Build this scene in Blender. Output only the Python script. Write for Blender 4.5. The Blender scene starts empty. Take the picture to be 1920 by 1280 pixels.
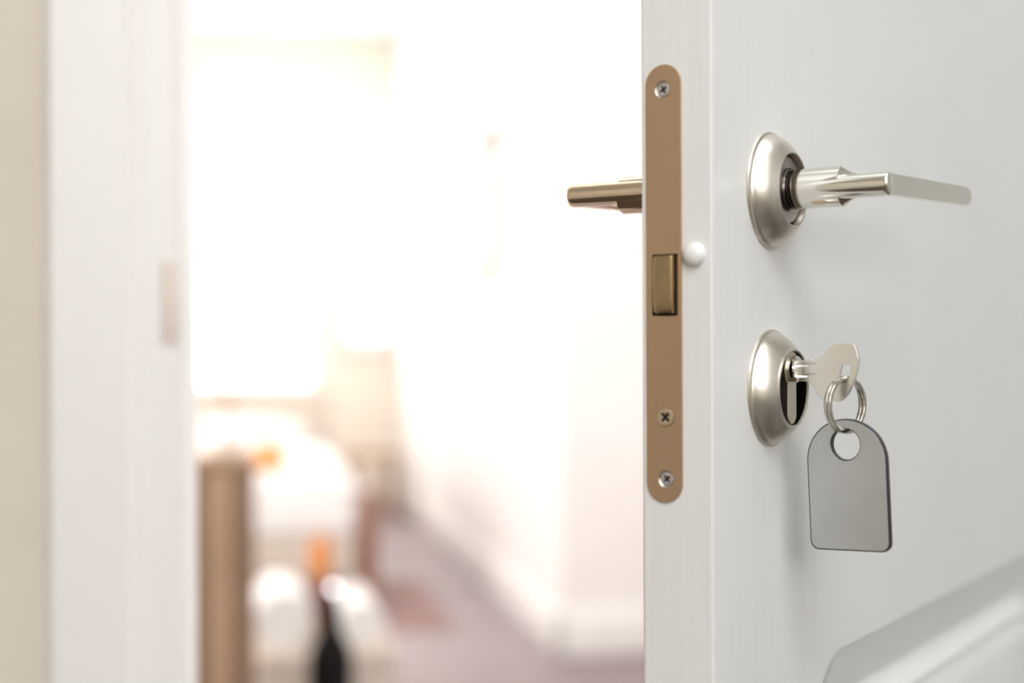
import bpy, bmesh, math, random
from mathutils import Vector, Matrix
random.seed(3)
S = bpy.context.scene
COL = S.collection
PI = math.pi

# ------------------------------------------------------------------ camera
PSI = math.radians(11.1)            # the camera looks this far right of the room's long axis (+Y)
FWD = Vector((math.sin(PSI), math.cos(PSI), 0)); RGT = Vector((math.cos(PSI), -math.sin(PSI), 0))
cam_d = bpy.data.cameras.new('camera'); cam = bpy.data.objects.new('camera', cam_d); COL.objects.link(cam)
cam_d.lens = 50.0; cam_d.sensor_width = 36.0; cam_d.clip_start = 0.02
cam.location = (0, 0, 0.95)
cam.rotation_euler = (Matrix.Rotation(-PSI, 3, 'Z') @ Matrix.Rotation(PI/2, 3, 'X') @ Matrix.Rotation(math.radians(-0.22), 3, 'Z')).to_euler()
cam_d.dof.use_dof = True
cam_d.dof.focus_distance = 0.678
cam_d.dof.aperture_fstop = 3.0
S.camera = cam

# ------------------------------------------------------------------ world, lights, exposure
S.view_settings.view_transform = 'Standard'; S.view_settings.look = 'None'
S.view_settings.gamma = 1.0; S.view_settings.use_curve_mapping = False
S.view_settings.exposure = 0.0
S.render.film_transparent = False
w = bpy.data.worlds.new('world'); S.world = w; w.use_nodes = True
bg = w.node_tree.nodes['Background']; bg.inputs[0].default_value = (1.0, 0.97, 0.93, 1); bg.inputs[1].default_value = 5.0   # bright overcast sky outside the windows

def area(name, loc, direction, sx, sy, power, col=(1, 1, 1), shape='RECTANGLE'):
    l = bpy.data.lights.new(name, 'AREA'); l.shape = shape; l.size = sx; l.size_y = sy; l.energy = power; l.color = col
    o = bpy.data.objects.new(name, l); COL.objects.link(o); o.location = loc
    o.rotation_euler = Vector(direction).to_track_quat('-Z', 'Y').to_euler()
    return o
# daylight through the room's windows (lights stand just outside the panes)
area('window_daylight', (-0.4, 8.62, 1.55), (0, -1, -0.05), 1.7, 1.7, 48, (1.0, 0.96, 0.92))
area('narrow_window_daylight', (0.785, 8.62, 1.65), (0, -1, 0), 0.30, 1.4, 8, (1.0, 0.95, 0.90))
# added fills without fixtures: above the bed, over the doorway, from the left side
area('room_ceiling_fill', (-0.1, 5.6, 2.70), (0.15, 0, -1), 1.2, 1.2, 20, (1.0, 0.98, 0.97), 'DISK')
area('doorway_fill', (0.35, 1.55, 2.55), (0.05, 1, -0.55), 0.7, 0.5, 38, (1.0, 0.98, 0.97))
area('room_side_fill', (-2.36, 3.15, 1.6), (1, 0.1, -0.05), 1.8, 1.4, 36, (1.0, 0.97, 0.96))  # added side fill, shining in through an opening made for it
# hall lamp by the door, then two added fills
area('hall_lamp', (0.62, 0.50, 2.42), (-0.05, 0.0, -1), 0.30, 0.30, 6, (0.93, 0.97, 1.0), 'DISK')
area('hall_fill_far', (0.1, -0.8, 2.42), (0, 0, -1), 1.3, 1.3, 30, (0.93, 0.97, 1.0), 'DISK')  # added ceiling fill for the hall, no fixture
area('hall_rear_fill', (0.30, -2.36, 1.75), (0, 1, 0), 1.7, 1.1, 17, (0.93, 0.97, 1.0))  # added fill behind the camera, set in an unseen window

# ------------------------------------------------------------------ materials
def mat(name, col, rough=0.5, metal=0.0, **kw):
    m = bpy.data.materials.new(name); m.use_nodes = True
    b = m.node_tree.nodes['Principled BSDF']
    b.inputs['Base Color'].default_value = (*col, 1); b.inputs['Roughness'].default_value = rough; b.inputs['Metallic'].default_value = metal
    for k, v in kw.items(): b.inputs[k.replace('_', ' ')].default_value = v
    return m
def noisy(m, a, b, scale=(1, 1, 1), nscale=8, detail=4, lo=0.35, hi=0.65, bump=0.0, bdist=0.001, rough=None, coords='Object'):
    if m.node_tree.nodes['Principled BSDF'].inputs['Metallic'].default_value > .5: lo, hi = .1, .9
    nt = m.node_tree; N = nt.nodes; L = nt.links; p = N['Principled BSDF']
    tc = N.new('ShaderNodeTexCoord'); mp = N.new('ShaderNodeMapping'); mp.inputs['Scale'].default_value = scale
    nz = N.new('ShaderNodeTexNoise'); nz.inputs['Scale'].default_value = nscale; nz.inputs['Detail'].default_value = detail
    L.new(tc.outputs[coords], mp.inputs[0]); L.new(mp.outputs[0], nz.inputs['Vector'])
    cr = N.new('ShaderNodeValToRGB'); cr.color_ramp.elements[0].position = lo; cr.color_ramp.elements[1].position = hi
    cr.color_ramp.elements[0].color = (*a, 1); cr.color_ramp.elements[1].color = (*b, 1)
    L.new(nz.outputs['Fac'], cr.inputs[0]); L.new(cr.outputs[0], p.inputs['Base Color'])
    if bump:
        bp = N.new('ShaderNodeBump'); bp.inputs['Strength'].default_value = bump; bp.inputs['Distance'].default_value = bdist
        L.new(nz.outputs['Fac'], bp.inputs['Height']); L.new(bp.outputs[0], p.inputs['Normal'])
    if rough:
        mr = N.new('ShaderNodeMapRange'); mr.inputs['To Min'].default_value = rough[0]; mr.inputs['To Max'].default_value = rough[1]
        L.new(nz.outputs['Fac'], mr.inputs['Value']); L.new(mr.outputs[0], p.inputs['Roughness'])
    return m
M = {}
M['paint'] = noisy(mat('white_door_paint', (.80, .80, .78), .38), (.785, .78, .76), (.815, .812, .80), (260, 260, 3), 3, 3, bump=.14, bdist=.0004)
M['paint_smooth'] = noisy(mat('smooth_white_paint', (.80, .80, .79), .36), (.795, .798, .79), (.81, .812, .806), (4, 4, 4), 3, 2)
M['wall_hall'] = noisy(mat('beige_wall_paint', (.76, .69, .60), .7), (.73, .66, .57), (.77, .70, .61), (3, 3, 3), 2, 3)
M['wall_hall_white'] = mat('off_white_wall', (.56, .56, .54), .7)
M['wall_tan'] = noisy(mat('pale_wall_paint', (.72, .655, .575), .6), (.70, .635, .555), (.74, .675, .595), (8, 8, 1), 3, 3)
M['wall_room'] = noisy(mat('room_wall_paint', (.90, .875, .86), .65), (.89, .865, .85), (.91, .885, .87), (2, 2, 2), 2, 2)
M['wall_far'] = mat('far_wall_paint', (.92, .84, .74), .65)
M['ceiling'] = mat('ceiling_paint', (.88, .87, .85), .8)
M['trim'] = mat('white_trim_paint', (.88, .865, .845), .35)
M['floor_room'] = noisy(mat('mauve_floor', (.25, .195, .198), .46), (.235, .18, .184), (.27, .215, .218), (6, 1, 1), 2, 4)
M['floor_hall'] = noisy(mat('brown_hall_floor', (.07, .05, .04), .35), (.055, .038, .03), (.095, .068, .052), (12, 1, 1), 2, 4)
M['nickel'] = noisy(mat('satin_nickel', (.72, .67, .58), .27, 1), (.715, .672, .592), (.725, .682, .602), (1, 1, 1), 30, 1, rough=(.36, .40))
M['polish'] = mat('polished_nickel', (.82, .79, .72), .12, 1)
M['polish_warm_reflect'] = mat('nickel_warm_reflection', (.80, .68, .52), .10, 1)  # same nickel, the room's warm reflection put into its colour
M['plate'] = noisy(mat('brown_tinted_nickel', (.72, .57, .42), .36, 1), (.55, .395, .265), (.58, .42, .285), (1, 1, 1), 80, 2, rough=(.34, .40))  # satin nickel with the hall's brown reflection put into its colour
M['strike'] = mat('painted_strike_plate', (.78, .68, .62), .45)
M['latch'] = noisy(mat('brass_latch', (.50, .38, .21), .3, 1), (.36, .27, .15), (.50, .385, .22), (1, 1, 1), 220, 3, rough=(.25, .42))
M['screw_steel'] = mat('zinc_screw', (.62, .60, .62), .25, 1)
M['screw_brass'] = mat('brassed_screw', (.62, .51, .36), .28, 1)
M['dark'] = mat('recess_shade', (.014, .011, .010), .85)  # near-black colour stands for the shade inside holes
M['dark_steel'] = mat('dark_steel', (.13, .11, .10), .25, 1)
M['cap'] = mat('grey_spring_cap', (.42, .37, .34), .38, 1)
M['cyl'] = mat('lock_cylinder_nickel', (.66, .60, .48), .28, 1)
M['key'] = mat('nickel_key', (.90, .885, .835), .27, 1)
M['ring'] = mat('steel_ring', (.60, .57, .50), .16, 1)
M['tag_side'] = mat('tag_dark_edge', (.022, .017, .024), .22)
M['rubber'] = mat('white_bumper', (.85, .84, .82), .4)
M['wood'] = noisy(mat('oak_wood', (.40, .27, .175), .45), (.34, .225, .14), (.45, .31, .205), (14, 14, 1), 3, 4)
M['redwood'] = noisy(mat('reddish_wood', (.26, .11, .075), .4), (.23, .095, .065), (.31, .135, .09), (12, 12, 1), 3, 4)
M['white_cloth'] = noisy(mat('white_cotton', (.88, .87, .85), .85), (.86, .85, .83), (.90, .89, .87), (1, 1, 1), 60, 4, bump=.2, bdist=.002)
M['cream'] = noisy(mat('cream_fabric', (.66, .58, .50), .85), (.62, .545, .465), (.69, .61, .53), (1, 1, 1), 90, 3, bump=.2, bdist=.002)
M['black'] = mat('black_glaze', (.008, .007, .008), .6, Specular_IOR_Level=.12)
M['glint_ball'] = mat('glint_glow', (.9, .9, .9), .4, Emission_Color=(.93, .92, 1.0, 1), Emission_Strength=5.5)  # emission stands in for a bright specular glint
M['wood_dark'] = noisy(mat('darker_oak', (.22, .14, .09), .45), (.185, .12, .078), (.255, .165, .105), (14, 14, 1), 3, 4)
M['orange'] = noisy(mat('orange_fabric', (.80, .33, .07), .8), (.76, .30, .06), (.85, .37, .09), (1, 1, 1), 40, 3)
M['amber'] = mat('amber_glass', (.85, .32, .05), .12)
M['amber'].node_tree.nodes['Principled BSDF'].inputs['Transmission Weight'].default_value = .35
M['rug'] = noisy(mat('rose_rug', (.29, .18, .17), .9), (.26, .16, .15), (.32, .20, .19), (1, 1, 1), 50, 3)
M['print'] = noisy(mat('pale_print', (.86, .80, .78), .6), (.80, .70, .67), (.90, .86, .84), (2, 3, 2), 2, 3)
M['frame_pic'] = mat('terracotta_frame', (.33, .14, .10), .45)
M['dry'] = mat('dried_seed_head', (.40, .24, .13), .9)
M['ceramic'] = mat('white_ceramic', (.88, .87, .86), .15)
# tag face: brushed grey plastic with light scuffs
m = mat('grey_tag_face', (.40, .415, .415), .30, .75); M['tag_face'] = m
noisy(m, (.48, .495, .495), (.60, .61, .60), (1, 1, 1), 38, 3, rough=(.26, .36))
# clear window glass: lets the light straight through
g = bpy.data.materials.new('window_glass'); g.use_nodes = True; nt = g.node_tree; nt.nodes.clear()
o_ = nt.nodes.new('ShaderNodeOutputMaterial'); t_ = nt.nodes.new('ShaderNodeBsdfTransparent'); gl = nt.nodes.new('ShaderNodeBsdfGlossy'); mx = nt.nodes.new('ShaderNodeMixShader')
gl.inputs['Roughness'].default_value = .02; mx.inputs[0].default_value = .06
nt.links.new(t_.outputs[0], mx.inputs[1]); nt.links.new(gl.outputs[0], mx.inputs[2]); nt.links.new(mx.outputs[0], o_.inputs[0]); M['glass'] = g

# ------------------------------------------------------------------ helpers
def link(name, me, material, parent=None, label=None, kind=None, cat=None, group=None, smooth=35):
    me.materials.clear(); me.materials.append(material)
    if smooth:
        me.polygons.foreach_set('use_smooth', [True]*len(me.polygons)); me.set_sharp_from_angle(angle=math.radians(smooth))
    o = bpy.data.objects.new(name, me); COL.objects.link(o)
    if parent: o.parent = parent
    if label: o['label'] = label
    if kind: o['kind'] = kind
    if cat: o['category'] = cat
    if group: o['group'] = group
    return o
def done(bm, name):
    bmesh.ops.recalc_face_normals(bm, faces=bm.faces); me = bpy.data.meshes.new(name); bm.to_mesh(me); bm.free(); return me
def box(bm, x0, x1, y0, y1, z0, z1, bev=0, seg=2):
    t = bmesh.new(); r = bmesh.ops.create_cube(t, size=1)
    for v in t.verts: v.co = Vector((x0+(v.co.x+.5)*(x1-x0), y0+(v.co.y+.5)*(y1-y0), z0+(v.co.z+.5)*(z1-z0)))
    if bev: bmesh.ops.bevel(t, geom=t.edges[:], offset=bev, segments=seg, affect='EDGES', profile=.5)
    me = bpy.data.meshes.new('t'); t.to_mesh(me); t.free(); bm.from_mesh(me); bpy.data.meshes.remove(me)
def boxme(name, *a, **k):
    bm = bmesh.new(); box(bm, *a, **k); return done(bm, name)
def boxes(name, lst, bev=0):
    bm = bmesh.new()
    for b in lst: box(bm, *b, bev=bev)
    return done(bm, name)
def lathe(bm, prof, org, axis='X', seg=64):
    """prof = [(r, h)...] spun about the axis through org; h runs along the axis."""
    rings = []
    for r, h in prof:
        ring = []
        if r < 1e-7:
            p = {'X': (h, 0, 0), 'Y': (0, h, 0), 'Z': (0, 0, h)}[axis]; ring = [bm.verts.new(Vector(org)+Vector(p))]
        else:
            for i in range(seg):
                a = 2*PI*i/seg; c, s = r*math.cos(a), r*math.sin(a)
                p = {'X': (h, c, s), 'Y': (c, h, s), 'Z': (c, s, h)}[axis]; ring.append(bm.verts.new(Vector(org)+Vector(p)))
        rings.append(ring)
    for A, B in zip(rings, rings[1:]):
        if len(A) == 1 and len(B) == 1: continue
        for i in range(seg):
            j = (i+1) % seg
            if len(A) == 1: bm.faces.new((A[0], B[i], B[j]))
            elif len(B) == 1: bm.faces.new((A[i], B[0], A[j]))
            else: bm.faces.new((A[i], B[i], B[j], A[j]))
def latheme(name, prof, org, axis='X', seg=64):
    bm = bmesh.new(); lathe(bm, prof, org, axis, seg); return done(bm, name)
def sweep(bm, path, sections, cap=True):
    """path: list of (origin, U, V); sections: list of 2-D loops (same length) placed at each frame."""
    rings = [[bm.verts.new(o + U*a + V*b) for a, b in sec] for (o, U, V), sec in zip(path, sections)]
    n = len(rings[0])
    for A, B in zip(rings, rings[1:]):
        for i in range(n): bm.faces.new((A[i], A[(i+1) % n], B[(i+1) % n], B[i]))
    if cap: bm.faces.new(rings[0][::-1]); bm.faces.new(rings[-1])
def plate_shape(name, loops, thick, bev=0.0, mtx=None, bres=2):
    """flat piece cut from sheet: loops[0] is the outline, the others are holes."""
    cu = bpy.data.curves.new(name, 'CURVE'); cu.dimensions = '2D'; cu.fill_mode = 'BOTH'
    cu.extrude = max(thick/2-bev, 1e-5); cu.bevel_depth = bev; cu.offset = -bev; cu.bevel_resolution = bres
    for lp in loops:
        sp = cu.splines.new('POLY'); sp.points.add(len(lp)-1)
        for p, (a, b) in zip(sp.points, lp): p.co = (a, b, 0, 1)
        sp.use_cyclic_u = True
    ob = bpy.data.objects.new(name, cu); COL.objects.link(ob)
    dg = bpy.context.evaluated_depsgraph_get(); me = bpy.data.meshes.new_from_object(ob.evaluated_get(dg))
    COL.objects.unlink(ob); bpy.data.objects.remove(ob); bpy.data.curves.remove(cu); me.name = name
    bm = bmesh.new(); bm.from_mesh(me); bmesh.ops.remove_doubles(bm, verts=bm.verts, dist=1e-6)
    if mtx: bmesh.ops.transform(bm, matrix=mtx, verts=bm.verts)
    bmesh.ops.recalc_face_normals(bm, faces=bm.faces); bm.to_mesh(me); bm.free()
    return me
def arc(cx, cy, r, a0, a1, n):
    return [(cx+r*math.cos(math.radians(a0+(a1-a0)*i/n)), cy+r*math.sin(math.radians(a0+(a1-a0)*i/n))) for i in range(n+1)]
def circle(cx, cy, r, n=40): return arc(cx, cy, r, 0, 360*(n-1)/n, n-1)
def spline(pts, n=6):
    """closed Catmull-Rom through pts"""
    out = []; k = len(pts)
    for i in range(k):
        p0, p1, p2, p3 = (Vector(pts[(i+j-1) % k]) for j in range(4))
        for q in range(n):
            t = q/n
            out.append(tuple(.5*((2*p1)+(p2-p0)*t+(2*p0-5*p1+4*p2-p3)*t*t+(3*p1-p0-3*p2+p3)*t**3)))
    return out
def axes(o, X, Y):
    X = Vector(X); Y = Vector(Y); Z = X.cross(Y)
    m = Matrix.Identity(4); m.col[0][:3] = X; m.col[1][:3] = Y; m.col[2][:3] = Z; m.col[3][:3] = Vector(o); return m
def empty(name, loc, rz=0, label=None, cat=None, kind=None, group=None):
    o = bpy.data.objects.new(name, None); COL.objects.link(o); o.location = loc; o.rotation_euler = (0, 0, rz); o.empty_display_size = .05
    for k, v in (('label', label), ('category', cat), ('kind', kind), ('group', group)):
        if v: o[k] = v
    return o
def struct(name, me, material, **k): return link(name, me, material, kind='structure', **k)

# ================================================================== THE SETTING
YW = 1.118          # front of the wall that holds the doorway
YB = 1.238          # its far side
OL, OR, OH = -0.030, 0.722, 2.02     # doorway between the jambs
XR = 0.967          # right wall of the long room (past the jog)
XJ = 1.9            # right wall before the jog
YJ, YF = 4.17, 8.40
XL = -2.2; CH = 2.75
# hall
struct('floor', boxme('hall_floor', -1.7, 1.85, -2.2, YW+.06, -.05, 0), M['floor_hall'], smooth=0)
struct('ceiling', boxme('hall_ceiling', -1.7, 1.85, -2.2, YW+.02, 2.45, 2.55), M['ceiling'], smooth=0)
struct('wall_front', boxes('doorway_wall', [(XL-.2, OL-.06, YW, YB, 0, CH), (OL-.06, OR+.06, YW, YB, OH+.06, CH)]), M['wall_hall'], smooth=0)
struct('wall_front', boxme('doorway_wall_right', OR+.06, XJ, YW, YB, 0, CH), M['wall_hall_white'], smooth=0)
struct('wall_left', boxme('hall_wall_left', -1.8, -1.7, -2.3, YW, 0, 2.5), M['wall_tan'], smooth=0)
struct('wall_back', boxes('hall_wall_back', [(-1.7, -.55, -2.3, -2.2, 0, 2.5), (1.15, 1.85, -2.3, -2.2, 0, 2.5), (-.55, 1.15, -2.3, -2.2, 0, 1.2), (-.55, 1.15, -2.3, -2.2, 2.3, 2.5)]), M['wall_hall'], smooth=0)  # opening added to let in the rear fill
struct('wall_right', boxme('hall_wall_right', 1.85, 1.95, -2.3, YW, 0, 2.5), M['wall_hall_white'], smooth=0)
# room beyond
struct('floor', boxme('room_floor', XL, XJ, YW+.06, YF, -.05, 0), M['floor_room'], smooth=0)
struct('ceiling', boxme('room_ceiling', XL, XJ, YB, YF, CH, CH+.1), M['ceiling'], smooth=0)
struct('wall_east', boxes('room_wall_right', [(XR, XJ, YJ, YF+.2, 0, CH), (XJ, XJ+.1, YW, YJ, 0, CH)]), M['wall_room'], smooth=0)
struct('wall_west', boxes('room_wall_left', [(XL-.1, XL, YB, 2.25, 0, CH), (XL-.1, XL, 4.05, YF, 0, CH), (XL-.1, XL, 2.25, 4.05, 0, .9), (XL-.1, XL, 2.25, 4.05, 2.3, CH)]), M['wall_room'], smooth=0)  # opening added to let in the side fill
WA = (-1.25, 0.49, .66, 2.48); WB = (.635, .935, .93, 2.36)   # the two window openings in the far wall
struct('wall_far', boxes('room_wall_far', [(XL-.1, WA[0], YF, YF+.15, 0, CH), (WA[1], WB[0], YF, YF+.15, 0, CH), (WB[1], XR, YF, YF+.15, 0, CH),
    (WA[0], WA[1], YF, YF+.15, 0, WA[2]), (WA[0], WA[1], YF, YF+.15, WA[3], CH), (WB[0], WB[1], YF, YF+.15, 0, WB[2]), (WB[0], WB[1], YF, YF+.15, WB[3], CH)]), M['wall_far'], smooth=0)
def window(name, x0, x1, z0, z1, mull):
    r = empty(name, ((x0+x1)/2, YF+.1, z0), kind='structure')
    fr = [(x0, x1, z0, z0+.05), (x0, x1, z1-.05, z1), (x0, x0+.045, z0+.05, z1-.05), (x1-.045, x1, z0+.05, z1-.05)]
    for a, b, c, d in fr:
        link('window_frame', boxme('window_frame', a-(x0+x1)/2, b-(x0+x1)/2, -.03, .03, c-z0, d-z0, bev=.004), M['trim'], r)
    xs = [x0+.045] + mull + [x1-.045]
    for q in mull: link('mullion', boxme('mullion', q-.025-(x0+x1)/2, q+.025-(x0+x1)/2, -.03, .03, .05, z1-z0-.05, bev=.004), M['trim'], r)
    for a, b in zip(xs, xs[1:]):
        link('pane', boxme('pane', a-(x0+x1)/2, b-(x0+x1)/2, -.003, .003, .05, z1-z0-.05), M['glass'], r, smooth=0)
    link('window_sill', boxme('window_sill', x0-.03-(x0+x1)/2, x1+.03-(x0+x1)/2, -.17, -.03, -.03, 0, bev=.005), M['trim'], r)
window('window_1', *WA, [-.67, -.09]); window('window_2', *WB, [])
# baseboards
struct('baseboard_right', boxme('baseboard', XR-.016, XR, YJ-.016, YF, 0, .135, bev=.004), M['trim'])
struct('baseboard_front', boxme('baseboard_jog', XR-.016, XJ, YJ-.016, YJ, 0, .135, bev=.004), M['trim'])
# door frame
t = empty('trim_1', (OL, YW, 0), kind='structure')
def jamb_mesh(x0, sgn):
    # rebated jamb, section in (X, Y): sgn = +1 for the left jamb
    sec = [(-.042, -.004), (-.015, -.004), (-.013, -.002), (-.013, .037), (0, .037), (0, YB-YW+.004), (-.042, YB-YW+.004)]
    bm = bmesh.new(); sweep(bm, [(Vector((x0, 0, z)), Vector((sgn, 0, 0)), Vector((0, 1, 0))) for z in (0, OH)], [sec]*2); return done(bm, 'jamb')
link('jamb', jamb_mesh(0, 1), M['trim'], t, smooth=20); link('jamb', jamb_mesh(OR-OL, -1), M['trim'], t, smooth=20)
link('head_jamb', boxme('head_jamb', -.04, OR-OL+.04, -.004, .124, OH, OH+.04), M['trim'], t, smooth=0)
cas = [(-.106, 0), (-.106, -.010), (-.102, -.0135), (-.048, -.0135), (-.042, -.009), (-.037, -.009), (-.034, -.006), (-.034, 0)]
for x0, sg in ((0, 1), (OR-OL, -1)):
    bm = bmesh.new(); sweep(bm, [(Vector((x0, 0, z)), Vector((sg, 0, 0)), Vector((0, 1, 0))) for z in (0, OH+.1)], [cas]*2)
    link('casing', done(bm, 'casing'), M['trim'], t, smooth=20)
link('head_casing', boxme('head_casing', -.034, OR-OL+.034, -.0135, 0, OH+.034, OH+.1, bev=.002), M['trim'], t)
# angled strike plate of the latch, let into the left jamb
bm = bmesh.new(); box(bm, -.0235, -.0122, -.0055, -.0038, .949, 1.012, bev=.0006); box(bm, -.0138, -.0122, -.005, .032, .949, 1.012, bev=.0006)
link('strike_plate', done(bm, 'strike_plate'), M['strike'], t)

# ================================================================== THE DOOR
# door space: X out of the face we see, Y along the face from the latch edge to the hinges, Z up
TD, WD, HD = .035, .735, 2.0
AN = math.radians(33.3)
Q = RGT*.0873972 + FWD*.6215689
door = empty('door_1', (Q.x, Q.y, .008), -(AN+PSI), kind='structure', label='white panelled door standing half open with nickel lever handle')
Z0 = -.008     # part heights below are above the floor
def dz(me): me.transform(Matrix.Translation((0, 0, Z0))); return me
ST, RB, RT = .1212, .787, 1.36       # stile width, lock rail between RB and RT
# lock stile with eased arrises
sec = [(-.0005, 0), (0, .0005), (.0002, .0020), (.0006, ST-.0012), (0, ST), (-TD, ST), (-TD, .0015), (-TD+.0015, 0)]
bm = bmesh.new(); sweep(bm, [(Vector((0, 0, z)), Vector((1, 0, 0)), Vector((0, 1, 0))) for z in (.008, HD)], [sec]*2)
link('stile', dz(done(bm, 'stile')), M['paint'], door, smooth=0)
link('stile', dz(boxme('hinge_stile', -TD, 0, WD-ST, WD, .008, HD, bev=.001)), M['paint'], door)
link('lock_rail', dz(boxme('lock_rail', -TD, 0, ST, WD-ST, RB, RT)), M['paint_smooth'], door, smooth=0)
link('bottom_rail', dz(boxme('bottom_rail', -TD, 0, ST, WD-ST, .008, .22)), M['paint_smooth'], door, smooth=0)
link('top_rail', dz(boxme('top_rail', -TD, 0, ST, WD-ST, 1.86, HD)), M['paint_smooth'], door, smooth=0)
def panel(z0, z1):
    prof = [(0, 0), (.0016, -.0016), (.030, -.0095), (.034, -.0085), (.039, -.0045), (.0445, -.0022), (.047, -.0028), (.049, -.0026), (.056, .0004), (.0615, .0016)]
    R = .036; y0, y1 = ST, WD-ST; n = 10
    def loop(u):
        r = max(R-u*.55, .004); a, b, c, d = y0+u, y1-u, z0+u, z1-u; out = []
        for cy, cz, s in ((b-r, d-r, 0), (a+r, d-r, 90), (a+r, c+r, 180), (b-r, c+r, 270)): out += arc(cy, cz, r, s, s+90, n)
        return out
    bm = bmesh.new()
    rect = []
    for (cy, cz), (ey, ez) in zip(((y1, z1), (y0, z1), (y0, z0), (y1, z0)), (((0), (0)),)*4): rect += [(cy, cz)]*(n+1)
    # spandrel between square opening and rounded outline
    lp = loop(0)
    for k in range(4):
        c = bm.verts.new((0, *rect[k*(n+1)])); pts = [bm.verts.new((0, *p)) for p in lp[k*(n+1):(k+1)*(n+1)]]
        for i in range(n): bm.faces.new((c, pts[i], pts[i+1]))
    rings = [[bm.verts.new((h, *p)) for p in loop(u)] for u, h in prof]
    N_ = len(rings[0])
    for A, B in zip(rings, rings[1:]):
        for i in range(N_): bm.faces.new((A[i], A[(i+1) % N_], B[(i+1) % N_], B[i]))
    bmesh.ops.remove_doubles(bm, verts=bm.verts, dist=1e-5)
    mo = dz(done(bm, 'panel_moulding'))
    link('panel_moulding', mo, M['paint_smooth'], door, smooth=28)
    u = .0610
    link('panel', dz(boxme('panel', -.012, .0016, y0+u, y1-u, z0+u, z1-u, bev=.0006)), M['paint_smooth'], door)
    link('panel_back', dz(boxme('panel_back', -TD+.004, -.012, y0, y1, z0, z1)), M['paint_smooth'], door, smooth=0)
panel(.22, RB); panel(RT, 1.86)

# ---- lock faceplate on the door's edge
def edge_plane(yoff=0): return axes((0, yoff, Z0), (1, 0, 0), (0, 0, 1))     # 2-D (x, z) -> edge face; extrusion along -Y
PX = -.0230; PR = .0088; PZ0, PZ1 = .878, 1.0731
screws = [(-.0232, 1.0620, .0038, 'steel'), (-.0224, .9160, .0042, 'brass'), (-.0221, .8885, .0038, 'steel')]
out = arc(PX, PZ1-PR, PR, 0, 180, 24) + arc(PX, PZ0+PR, PR, 180, 360, 24)
loops = [out] + [circle(x, z, r) for x, z, r, k in screws] + [[(-.0288, .9612), (-.0162, .9612), (-.0162, .9885), (-.0288, .9885)]]
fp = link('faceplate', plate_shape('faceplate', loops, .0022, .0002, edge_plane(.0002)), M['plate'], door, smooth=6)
fp['label'] = 'rounded nickel faceplate of the lock with a brown reflection in its colour'
link('latch_gap_shade', dz(boxme('latch_gap_shade', -.0288, -.0162, -.0002, .0010, .9612, .9885)), M['dark'], fp, smooth=0)  # flat dark sheet for the shade around the latch
def screw(x, z, r, k):
    rh = r*(.80 if k == 'steel' else .98); dep = -.0004 if k == 'steel' else -.0012      # front of the head
    bm = bmesh.new(); lathe(bm, [(r*1.0, -.00088), (r*.98, -.0008), (rh*1.02, -.0001)], (x, 0, z+Z0), 'Y', 40)
    link('countersink', done(bm, 'countersink'), M['nickel'], fp)
    a = random.uniform(20, 70); w_ = rh*.17; l_ = rh*.62; cross = []
    for q in range(4):
        for px, pz in ((w_, -w_), (l_, -w_*.8), (l_, w_*.8)):
            an = math.radians(a+q*90); cross.append((px*math.cos(an)-pz*math.sin(an)+x, px*math.sin(an)+pz*math.cos(an)+z))
    hd = plate_shape('screw', [circle(x, z, rh, 40), cross], .0003, .00012, edge_plane(dep+.00015), 2)
    link('screw', hd, M['screw_steel' if k == 'steel' else 'screw_brass'], fp)
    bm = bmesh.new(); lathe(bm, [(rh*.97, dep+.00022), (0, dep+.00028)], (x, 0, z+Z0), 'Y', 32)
    link('screw_slot_shade', done(bm, 'screw_slot_shade'), M['dark'], fp)  # dark disc as shade behind the cross slot
for q in screws: screw(*q)
# bevelled latch bolt
bm = bmesh.new(); secs = []; path = []
for z, k in ((.9622, .80), (.9632, .93), (.968, .98), (.975, 1), (.984, 1), (.9870, .97), (.9878, .85)):
    q = (1-k)*.006; secs.append([(-.0283+q, .001), (-.0282+q, -.0016*k), (-.0274+q, -.0030*k), (-.0262+q*.8, -.0037*k), (-.0250+q*.5, -.0040*k), (-.0178, -.0046*k), (-.0174, -.0044*k), (-.0172, .001)])
    path.append((Vector((0, 0, z+Z0)), Vector((1, 0, 0)), Vector((0, 1, 0))))
sweep(bm, path, secs); link('latch_bolt', done(bm, 'latch_bolt'), M['latch'], fp, smooth=30)['label'] = 'worn brass latch bolt'
# white bumper dot
link('bumper', latheme('bumper', [(.0054, .0004), (.0055, -.0004), (.0050, -.0020), (.0040, -.0031), (.0025, -.0038), (.001, -.0041), (0, -.0041)], (-.0082, 0, .988+Z0), 'Y', 40), M['rubber'], door)['label'] = 'small white domed bumper'

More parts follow.
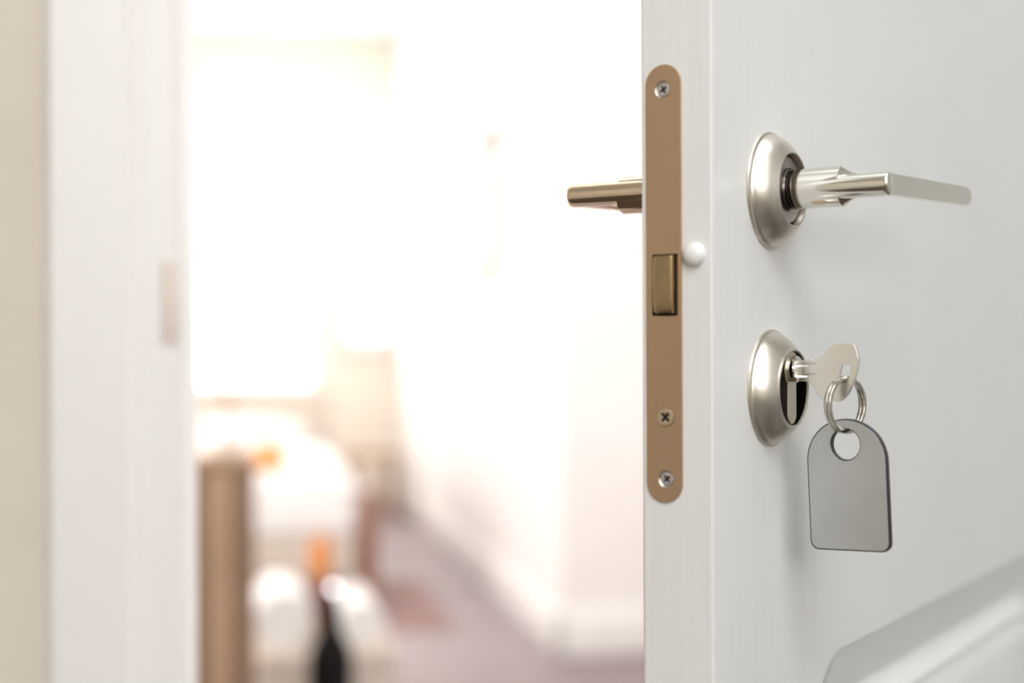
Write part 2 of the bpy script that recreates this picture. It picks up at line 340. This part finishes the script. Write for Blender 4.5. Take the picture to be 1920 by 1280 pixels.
# ---- lever handles
T0 = .0639
def rose_prof(ri): return [(.0276, 0), (.0279, .0008), (.0276, .0017), (.0268, .0021), (.0264, .0024), (.0260, .0035), (.0252, .0051), (.0242, .0066), (.0230, .0081), (.0216, .0094), (.0202, .0105), (.0189, .0114), (ri+.0009, .0121), (ri+.0003, .0124), (ri-.0002, .0121), (ri-.0004, .0112), (ri-.0004, .0012)]
def flip(prof, base): return [(r, base-h) for r, h in prof]
def lever(name, zr, sgn, base, s_hub, s_taper, s_end, rn, mt, label, zn, z_end, t_end=.189):
    """sgn +1 on the near face, -1 on the far face (base = x of that face)."""
    X = lambda s: base + sgn*s
    z = zr+Z0
    bm = bmesh.new()
    rh = .0094
    lathe(bm, [(0, X(.0132)), (.0080, X(.0132)), (.0092, X(.0142)), (rh, X(.0152)), (rh, X(s_hub)), (rh-.0008, X(s_hub+.0010)), (rn+.0004, X(s_taper)), (0, X(s_taper+.0003))], (0, T0, z), 'X', 64)
    o = link(name, done(bm, name), mt, door, label=label)
    # neck running forward out of the hub
    ta, tb = T0-.0040, T0-.0058; bm = bmesh.new()
    A = Vector((X(.014), ta, z+zn)); B = Vector((X(s_end), tb, z+zn)); D = B-A; n = 40
    circ = lambda r: [(r*math.cos(2*PI*i/n), r*math.sin(2*PI*i/n)) for i in range(n)]
    fr = []; ss = []
    for u, k in ((0, .92), (.10, .98), (.2, 1), (.4, 1), (.95, 1), (.978, .985), (.992, .94), (1, .86)):
        fr.append((A+D*u, Vector((0, 1, 0)), Vector((0, 0, 1)))); ss.append(circ(rn*k))
    sweep(bm, fr, ss); link('neck', done(bm, 'neck'), mt, o, smooth=60)
    # grip: flat outer face, rounded back, rounded end
    se = s_end-.0004; bm = bmesh.new(); fr = []; ss = []; h = rn*.97
    L = t_end-tb; ER = 2.1
    us = [0, .2, .5, .8] + [1-(1-math.sin(math.radians(a)))*h*ER/L for a in range(0, 91, 9)]
    for i, u in enumerate(us):
        e = max(0, (u*L-(L-h*ER))/(h*ER)); k = math.sqrt(max(0, 1-e*e)) if e > 0 else 1; k = max(k, .04)
        sec = []
        hh = h*k
        th = .0088*(.55+.45*k)
        sec = [(0, -hh*.90), (0, hh*.90), (-.0004, hh*.97), (-.0010, hh)] + [(-.0010-(th-.001)*math.sin(math.radians(a)), hh*math.cos(math.radians(a))) for a in range(12, 180, 12)] + [(-.0010, -hh), (-.0004, -hh*.97)]
        fr.append((Vector((X(se), tb+u*L, z+zn+(z_end-zn)*u)), Vector((sgn, 0, 0)), Vector((0, 0, 1)))); ss.append(sec)
    sweep(bm, fr, ss); link('grip', done(bm, 'grip'), mt, o, smooth=40)
    # rose and its inner pieces
    link('rose', latheme('rose', [(r, X(s)) for r, s in rose_prof(.0172)], (0, T0, z), 'X', 96), M['nickel'], o, label='satin nickel domed rose')
    link('rose_cap', latheme('rose_cap', [(.0166, X(.004)), (.0158, X(.0092)), (.0152, X(.0097)), (0, X(.0097))], (0, T0, z), 'X', 64), M['cap'], o)
    link('collar', latheme('collar', [(.0100, X(.009)), (.0102, X(.0108)), (.0096, X(.0116)), (.0088, X(.0118)), (.0088, X(.0126)), (.0093, X(.0128)), (.0093, X(.0136)), (.006, X(.0138))], (0, T0, z), 'X', 64), M['dark_steel'], o)
    if sgn > 0:
        a = math.radians(232); c = Vector((X(.0272), T0+rh*math.cos(a), z+rh*math.sin(a)))
        N_ = Vector((0, math.cos(a), math.sin(a))); Yv = Vector((1, 0, 0)).cross(N_)
        link('set_screw', plate_shape('set_screw', [[(.0042*math.cos(2*PI*i/24), .0011*math.sin(2*PI*i/24)) for i in range(24)]], .0006, .0002, axes(c, (1, 0, 0), -Yv)), M['screw_brass'], o)
    return o
lever('door_handle', 1.0209, 1, 0, .0365, .0420, .0606, .0054, M['polish'], 'nickel lever handle with flat faced grip on the near side of the door', -.0009, .0040)
lever('door_handle', 1.0234, -1, -TD, .0432, .0512, .0712, .0058, M['polish_warm_reflect'], 'nickel lever handle with a warm reflection in its colour on the far side of the door', .0008, .005)

# ---- lock escutcheon with a profile cylinder
ZL = .9275; z = ZL+Z0
esc = link('lock_escutcheon', latheme('lock_escutcheon', rose_prof(.0178), (0, T0, z), 'X', 96), M['nickel'], door, label='satin nickel round escutcheon around the keyhole')
link('inner_wall', latheme('inner_wall', [(.0173, .0112), (.0171, .002)], (0, T0, z), 'X', 64), M['dark_steel'], esc)
link('cavity_shade', latheme('cavity_shade', [(.0171, .002), (0, .002)], (0, T0, z), 'X', 64), M['dark'], esc)  # floor of the lock hole coloured near-black as shade
zc_ = .0090    # the round of the cylinder sits above the middle
mt2 = axes((.0060, T0, z), (0, 1, 0), (0, 0, 1))
a0 = math.degrees(math.asin(.0050/.0086))
cyl = arc(0, zc_, .0086, -90+a0, 270-a0, 40) + arc(0, -.0120, .0050, 180, 360, 20)
link('lock_cylinder', plate_shape('lock_cylinder', [cyl], .0105, .0006, mt2), M['cyl'], esc, smooth=6)
link('cylinder_plug', latheme('cylinder_plug', [(.0062, .011), (.0062, .0136), (.0056, .0143), (.0042, .0145), (0, .0145)], (0, T0, z+zc_), 'X', 48), M['polish'], esc)
link('escutcheon', latheme('far_escutcheon', [(r, -TD-s) for r, s in rose_prof(.0178)] + [(0, -TD-.002)], (0, T0, z), 'X', 48), M['nickel'], door)

# ================================================================== KEY, RING AND TAG
DN = Vector((math.cos(AN+PSI), -math.sin(AN+PSI), 0)); DD = Vector((math.sin(AN+PSI), math.cos(AN+PSI), 0)); UP = Vector((0, 0, 1))
lockp = Q + DD*T0                    # axis of the lock, at floor level
# key, seated in the plug: plane of DN and UP
bow = [(.0192, .9409), (.0218, .9409), (.0242, .9417), (.0264, .9433), (.0283, .9455), (.0303, .9474), (.0330, .9484), (.0365, .9485), (.0398, .9485), (.0416, .9479), (.0428, .9450), (.0436, .9412), (.0432, .9372), (.0416, .9317), (.0390, .9262), (.0366, .9228), (.0345, .9218), (.0305, .9218), (.0272, .9221), (.0250, .9232), (.0236, .9253), (.0223, .9277), (.0208, .9297), (.0192, .9307)]
def local(pts, o): return [(a-o[0], b-o[1]) for a, b in pts]
ko = (.0145, .9365)
slot = [(.0357, .9388), (.0399, .9388), (.0396, .9352), (.0386, .9316), (.0343, .9316), (.0347, .9345)]
sb = spline([Vector(p) for p in bow], 5)[:(len(bow)-1)*5+1]
for q in (.93405, .93905): sb += [(.0192, q-.00062), (.0233, q-.00026), (.0233, q+.00026), (.0192, q+.00062)]     # the two milled grooves run out into the bow
kb = empty('key', lockp + DN*ko[0] + UP*ko[1], 0, 'silver flat key with a notched slot standing in the door lock', 'key')
kb.matrix_world = axes(lockp + DN*ko[0] + UP*ko[1], DN, UP)
kb.rotation_mode = 'XYZ'
KM = Matrix.Identity(4)
link('bow', plate_shape('bow', [local([tuple(p) for p in sb], ko), local(slot, ko)], .0023, .00018, KM, 3), M['key'], kb, smooth=6)
# grooved blade: section in (local y, local z)
g_ = .00085; hw = .00108
zs = [(-.0057, hw-.0003), (-.0054, hw), (-.0038, hw), (-.0026, hw-g_), (-.0023, hw-g_), (-.0018, hw), (.0012, hw), (.0024, hw-g_), (.0027, hw-g_), (.0032, hw), (.0039, hw), (.0042, hw-.0003)]
sec = zs + [(a, -b) for a, b in zs[::-1]]
bm = bmesh.new(); sweep(bm, [(Vector((x, 0, 0)), Vector((0, 1, 0)), Vector((0, 0, 1))) for x in (-.009, .0095)], [sec]*2)
link('blade', done(bm, 'blade'), M['key'], kb, smooth=12)
# split ring of two flat coils through the slot
RN = Vector((.320, 0, 0))
hv = (DN*.320 + DD*.946).normalized(); av = hv.cross(UP)
rc = lockp + DN*.0370 + UP*.9203
Rm = .0124
bm = bmesh.new(); fr = []; ss = []; turns = 2.0; n = 150
rr = [(.00098*math.copysign(abs(math.cos(t))**.45, math.cos(t)), .00090*math.copysign(abs(math.sin(t))**.45, math.sin(t))) for t in [2*PI*i/16 for i in range(16)]]
for i in range(n+1):
    t = 2*PI*turns*i/n + .9
    rad = hv*math.cos(t) + UP*math.sin(t)
    # the two coils lie flat side by side and cross over in a short step
    q = i/n*turns; k = min(1, max(0, (q-.94)/.12)); k = k*k*(3-2*k)
    fr.append((rad*Rm + av*(-.00092 + .00184*k), rad, av)); ss.append(rr)
sweep(bm, fr, ss)
ro = link('key_ring', done(bm, 'key_ring'), M['ring'], None, 'steel split ring hanging from the slot of the key', None, 'key ring', smooth=50); ro.location = rc
# tag hanging from the ring
TW = (DN*.9968 - DD*.0822).normalized(); TN = (DN*-.0822 - DD*.9968).normalized()       # width direction and facing direction (towards the hall)
rot = math.radians(2.4)
hx, hz = .00065, .9021
to = empty('key_tag', (0, 0, 0), 0, 'grey arched key tag with black edges hanging from the split ring', 'key tag')
Xt = TW*math.cos(rot) + UP*math.sin(rot); Yt = UP*math.cos(rot) - TW*math.sin(rot)
po = lockp + DN*.037 + TN*.0002 + TW*hx + UP*hz
to.matrix_world = axes(po, Xt, Yt)
hw = .0196; ay = -.0078; by = -.0487
def tag_out(i): r = .0042-i*.5; return arc(0, ay, hw-i, 0, 180, 48) + arc(-hw+i+r, by+i+r, r, 180, 270, 10) + arc(hw-i-r, by+i+r, r, 270, 360, 10)
link('tag_body', plate_shape('tag_body', [tag_out(0), circle(0, 0, .0070, 48)], .0030, .0004), M['tag_side'], to, smooth=12, label='black tag core')
fc = plate_shape('tag_face', [tag_out(.00062), circle(0, 0, .00752, 48)], .0004, .00012, Matrix.Translation((0, 0, .00145)))
link('tag_face', fc, M['tag_face'], to, smooth=6, label='scuffed grey tag face')

# ================================================================== FURNITURE OF THE ROOM BEYOND
# sideboard seen from its end, boarded in vertical planks
sd = empty('sideboard', (-.20, 3.0, 0), 0, 'light oak sideboard with vertical boards just inside the door frame', 'sideboard')
sw = .245
link('carcass', boxme('carcass', -sw+.005, sw-.005, .02, .42, .06, .69, bev=.003), M['wood'], sd)
link('top_board', boxme('top_board', -sw-.004, sw+.003, -.006, .43, .69, .715, bev=.004), M['wood'], sd)
pm = boxme('plank', -.0235, .0235, 0, .02, .06, .69, bev=.004, seg=1)
for i in range(10):
    o = link('plank', pm.copy() if i % 2 else pm, M['wood_dark' if i % 2 else 'wood'], sd); o.location = (-sw+.0245+i*.049, random.uniform(-.002, .002), 0)
for sx in (-1, 1):
    for y in (.05, .38): link('foot', boxme('foot', sx*(sw-.04)-.02, sx*(sw-.04)+.02, y-.02, y+.02, 0, .06, bev=.003), M['wood'], sd)
# bud vase with a dried seed head on the sideboard
bv = link('bud_vase', latheme('bud_vase', [(0, 0), (.026, 0), (.034, .012), (.038, .03), (.032, .052), (.016, .066), (.010, .075), (.012, .082), (.009, .082), (.008, .06), (0, .05)], (0, 0, 0), 'Z', 40), M['ceramic'], None, 'small white round vase with a dried stem on the oak sideboard', None, 'vase')
bv.location = (-.012, 3.12, .715)
link('stem', latheme('stem', [(.0016, .05), (.0014, .10), (0, .10)], (.002, 0, 0), 'Z', 8), M['dry'], bv)
link('seed_head', latheme('seed_head', [(0, .095), (.010, .100), (.014, .110), (.011, .120), (0, .124)], (.002, 0, 0), 'Z', 20), M['dry'], bv)
# bench with two rolled towels
bn = empty('bench', (.235, 3.80, 0), 0, 'low cream upholstered bench carrying two rolled white towels', 'bench')
link('seat', boxme('seat', -.185, .172, -.2, .22, .115, .175, bev=.014, seg=3), M['cream'], bn)
link('skirt', boxme('skirt', -.180, .167, -.193, .213, .012, .120, bev=.006), M['cream'], bn)
for sx in (-.15, .14):
    for sy in (-.16, .18): link('leg', boxme('leg', sx-.015, sx+.015, sy-.015, sy+.015, 0, .03), M['redwood'], bn, smooth=0)
def towel(r, L):
    bm = bmesh.new(); n = 24; prof = [(0, 0)]
    lathe(bm, [(0, .004), (r*.35, .002), (r*.36, .006), (r*.66, .003), (r*.68, .008), (r*.94, .003), (r, .012), (r, L-.012), (r*.94, L-.003), (0, L-.004)], (0, 0, r), 'Y', 40)
    for v in bm.verts: v.co.z = (v.co.z-r)*(.97 if v.co.z > r else .93)+r*.94
    return done(bm, 'towel')
for x, y, r, lab in ((.123, 3.63, .076, 'thicker rolled white towel at the left end of the cream bench'), (.322, 3.64, .056, 'thinner rolled white towel at the right end of the cream bench')):
    o = link('rolled_towel', towel(r, .33), M['white_cloth'], None, lab, None, 'towel', 'rolled towels on the bench'); o.location = (x, y, .175)
# amber bottle standing on the bench behind the towels
ab = link('amber_bottle', latheme('amber_bottle', [(0, 0), (.026, 0), (.029, .004), (.029, .215), (.027, .228), (.020, .240), (.018, .244), (.018, .252), (.020, .253), (0, .253)], (0, 0, 0), 'Z', 40), M['amber'], None, 'orange amber glass bottle standing between the two rolled towels', None, 'bottle')
ab.location = (.232, 3.90, .175)
link('base_band', latheme('base_band', [(.0295, .02), (.0298, .022), (.0298, .145), (.0295, .147)], (0, 0, 0), 'Z', 40), M['redwood'], ab, label='reddish brown lower sleeve')
# black bottle shaped floor vase, a glowing ball added on top as a glint
fv = link('floor_vase', latheme('floor_vase', [(0, 0), (.046, 0), (.053, .006), (.054, .17), (.052, .205), (.044, .228), (.032, .250), (.025, .275), (.023, .30), (.022, .330), (.016, .338), (.010, .340), (.010, .356), (0, .356)], (0, 0, 0), 'Z', 48), M['black'], None, 'black bottle shaped floor vase with an added glowing glint before the cream bench', None, 'lamp')
fv.location = (.226, 3.42, 0)
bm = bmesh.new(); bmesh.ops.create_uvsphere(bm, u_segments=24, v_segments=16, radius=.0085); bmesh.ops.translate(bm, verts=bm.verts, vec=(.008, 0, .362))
link('glint_ball', done(bm, 'glint_ball'), M['glint_ball'], fv, label='glowing white ball added as a glint')
# bed
bd = empty('bed', (-.38, 5.0, 0), 0, 'wooden bed with reddish corner post and white bedding past the bench', 'bed')
link('side_rail', boxme('side_rail', .80, .83, .02, 2.0, .13, .30, bev=.004), M['redwood'], bd)
link('side_rail', boxme('side_rail', -.83, -.80, .02, 2.0, .13, .30, bev=.004), M['redwood'], bd)
link('foot_board', boxme('foot_board', -.80, .80, 0, .03, .12, .29, bev=.004), M['cream'], bd)
for x in (-.845, .845): link('corner_post', boxme('corner_post', x-.027, x+.027, -.015, .04, 0, .425, bev=.006), M['redwood'], bd)
link('head_board', boxme('head_board', -.85, .85, 1.98, 2.02, .1, .72, bev=.006), M['cream'], bd)
link('mattress', boxme('mattress', -.79, .79, .04, 1.97, .2, .42, bev=.03, seg=3), M['white_cloth'], bd)
bm = bmesh.new(); box(bm, -.805, .805, -.02, 1.55, .27, .485, bev=.04, seg=4); link('duvet', done(bm, 'duvet'), M['white_cloth'], bd)
def pillow(w_, d_, h_):
    bm = bmesh.new(); bmesh.ops.create_uvsphere(bm, u_segments=32, v_segments=16, radius=1)
    for v in bm.verts:
        c = v.co; f = lambda a, p: math.copysign(abs(a)**p, a)
        v.co = Vector((f(c.x, .55)*w_/2, f(c.y, .55)*d_/2, c.z*h_/2+h_/2))
    return done(bm, 'pillow')
for x, lab in ((-.78, 'plump white pillow at the left side of the bed head'), (.02, 'plump white pillow at the right side of the bed head')):
    o = link('pillow', pillow(.66, .38, .17), M['white_cloth'], None, lab, None, 'pillow', 'pillows on the bed'); o.location = (x, 6.78, .425)
o = link('cushion', pillow(.16, .15, .085), M['orange'], None, 'small orange cushion lying at the foot of the bed by the sideboard', None, 'cushion'); o.location = (.115, 5.28, .487)
# bedside stool, rug, picture
st = empty('bedside_stool', (.735, 7.75, 0), 0, 'small oak stool against the right wall under the narrow window', 'stool')
link('seat', boxme('seat', -.14, .14, -.15, .15, .32, .35, bev=.005), M['wood'], st)
for sx in (-.115, .115):
    for sy in (-.125, .125): link('leg', boxme('leg', sx-.014, sx+.014, sy-.014, sy+.014, 0, .32, bev=.002), M['wood'], st)
rg = link('bedside_rug', boxme('rug', -.10, .10, -.5, .5, 0, .008, bev=.003), M['rug'], None, 'narrow dusty rose rug beside the bed', None, 'rug'); rg.location = (.62, 5.15, 0)
pc = empty('framed_picture', (XR, 5.42, 1.19), 0, 'framed picture hanging on the right wall of the bright room', 'picture')
for a in ((-.03, 0, -.29, -.265, 0, .56), (-.03, 0, .215, .29, 0, .56), (-.03, 0, -.265, .215, 0, .025), (-.03, 0, -.265, .215, .535, .56)):
    link('frame_member', boxme('frame_member', *a, bev=.002), M['frame_pic'], pc)
link('print', boxme('print', -.012, 0, -.265, .215, .025, .535), M['print'], pc, smooth=0)
# unseen window added behind the camera for the hall's rear fill
hw_ = empty('added_window', (.30, -2.25, 1.2), kind='structure')
for b in ((-.85, -.80, -.03, .03, 0, 1.1), (.80, .85, -.03, .03, 0, 1.1), (-.80, .80, -.03, .03, 0, .05), (-.80, .80, -.03, .03, 1.05, 1.1)):
    link('window_frame', boxme('window_frame', *b, bev=.003), M['trim'], hw_)
link('mullion', boxme('mullion', -.03, .03, -.03, .03, .05, 1.05, bev=.003), M['trim'], hw_)
for x in (-.415, .415): link('pane', boxme('pane', x-.385, x+.385, -.003, .003, .05, 1.05), M['glass'], hw_, smooth=0)
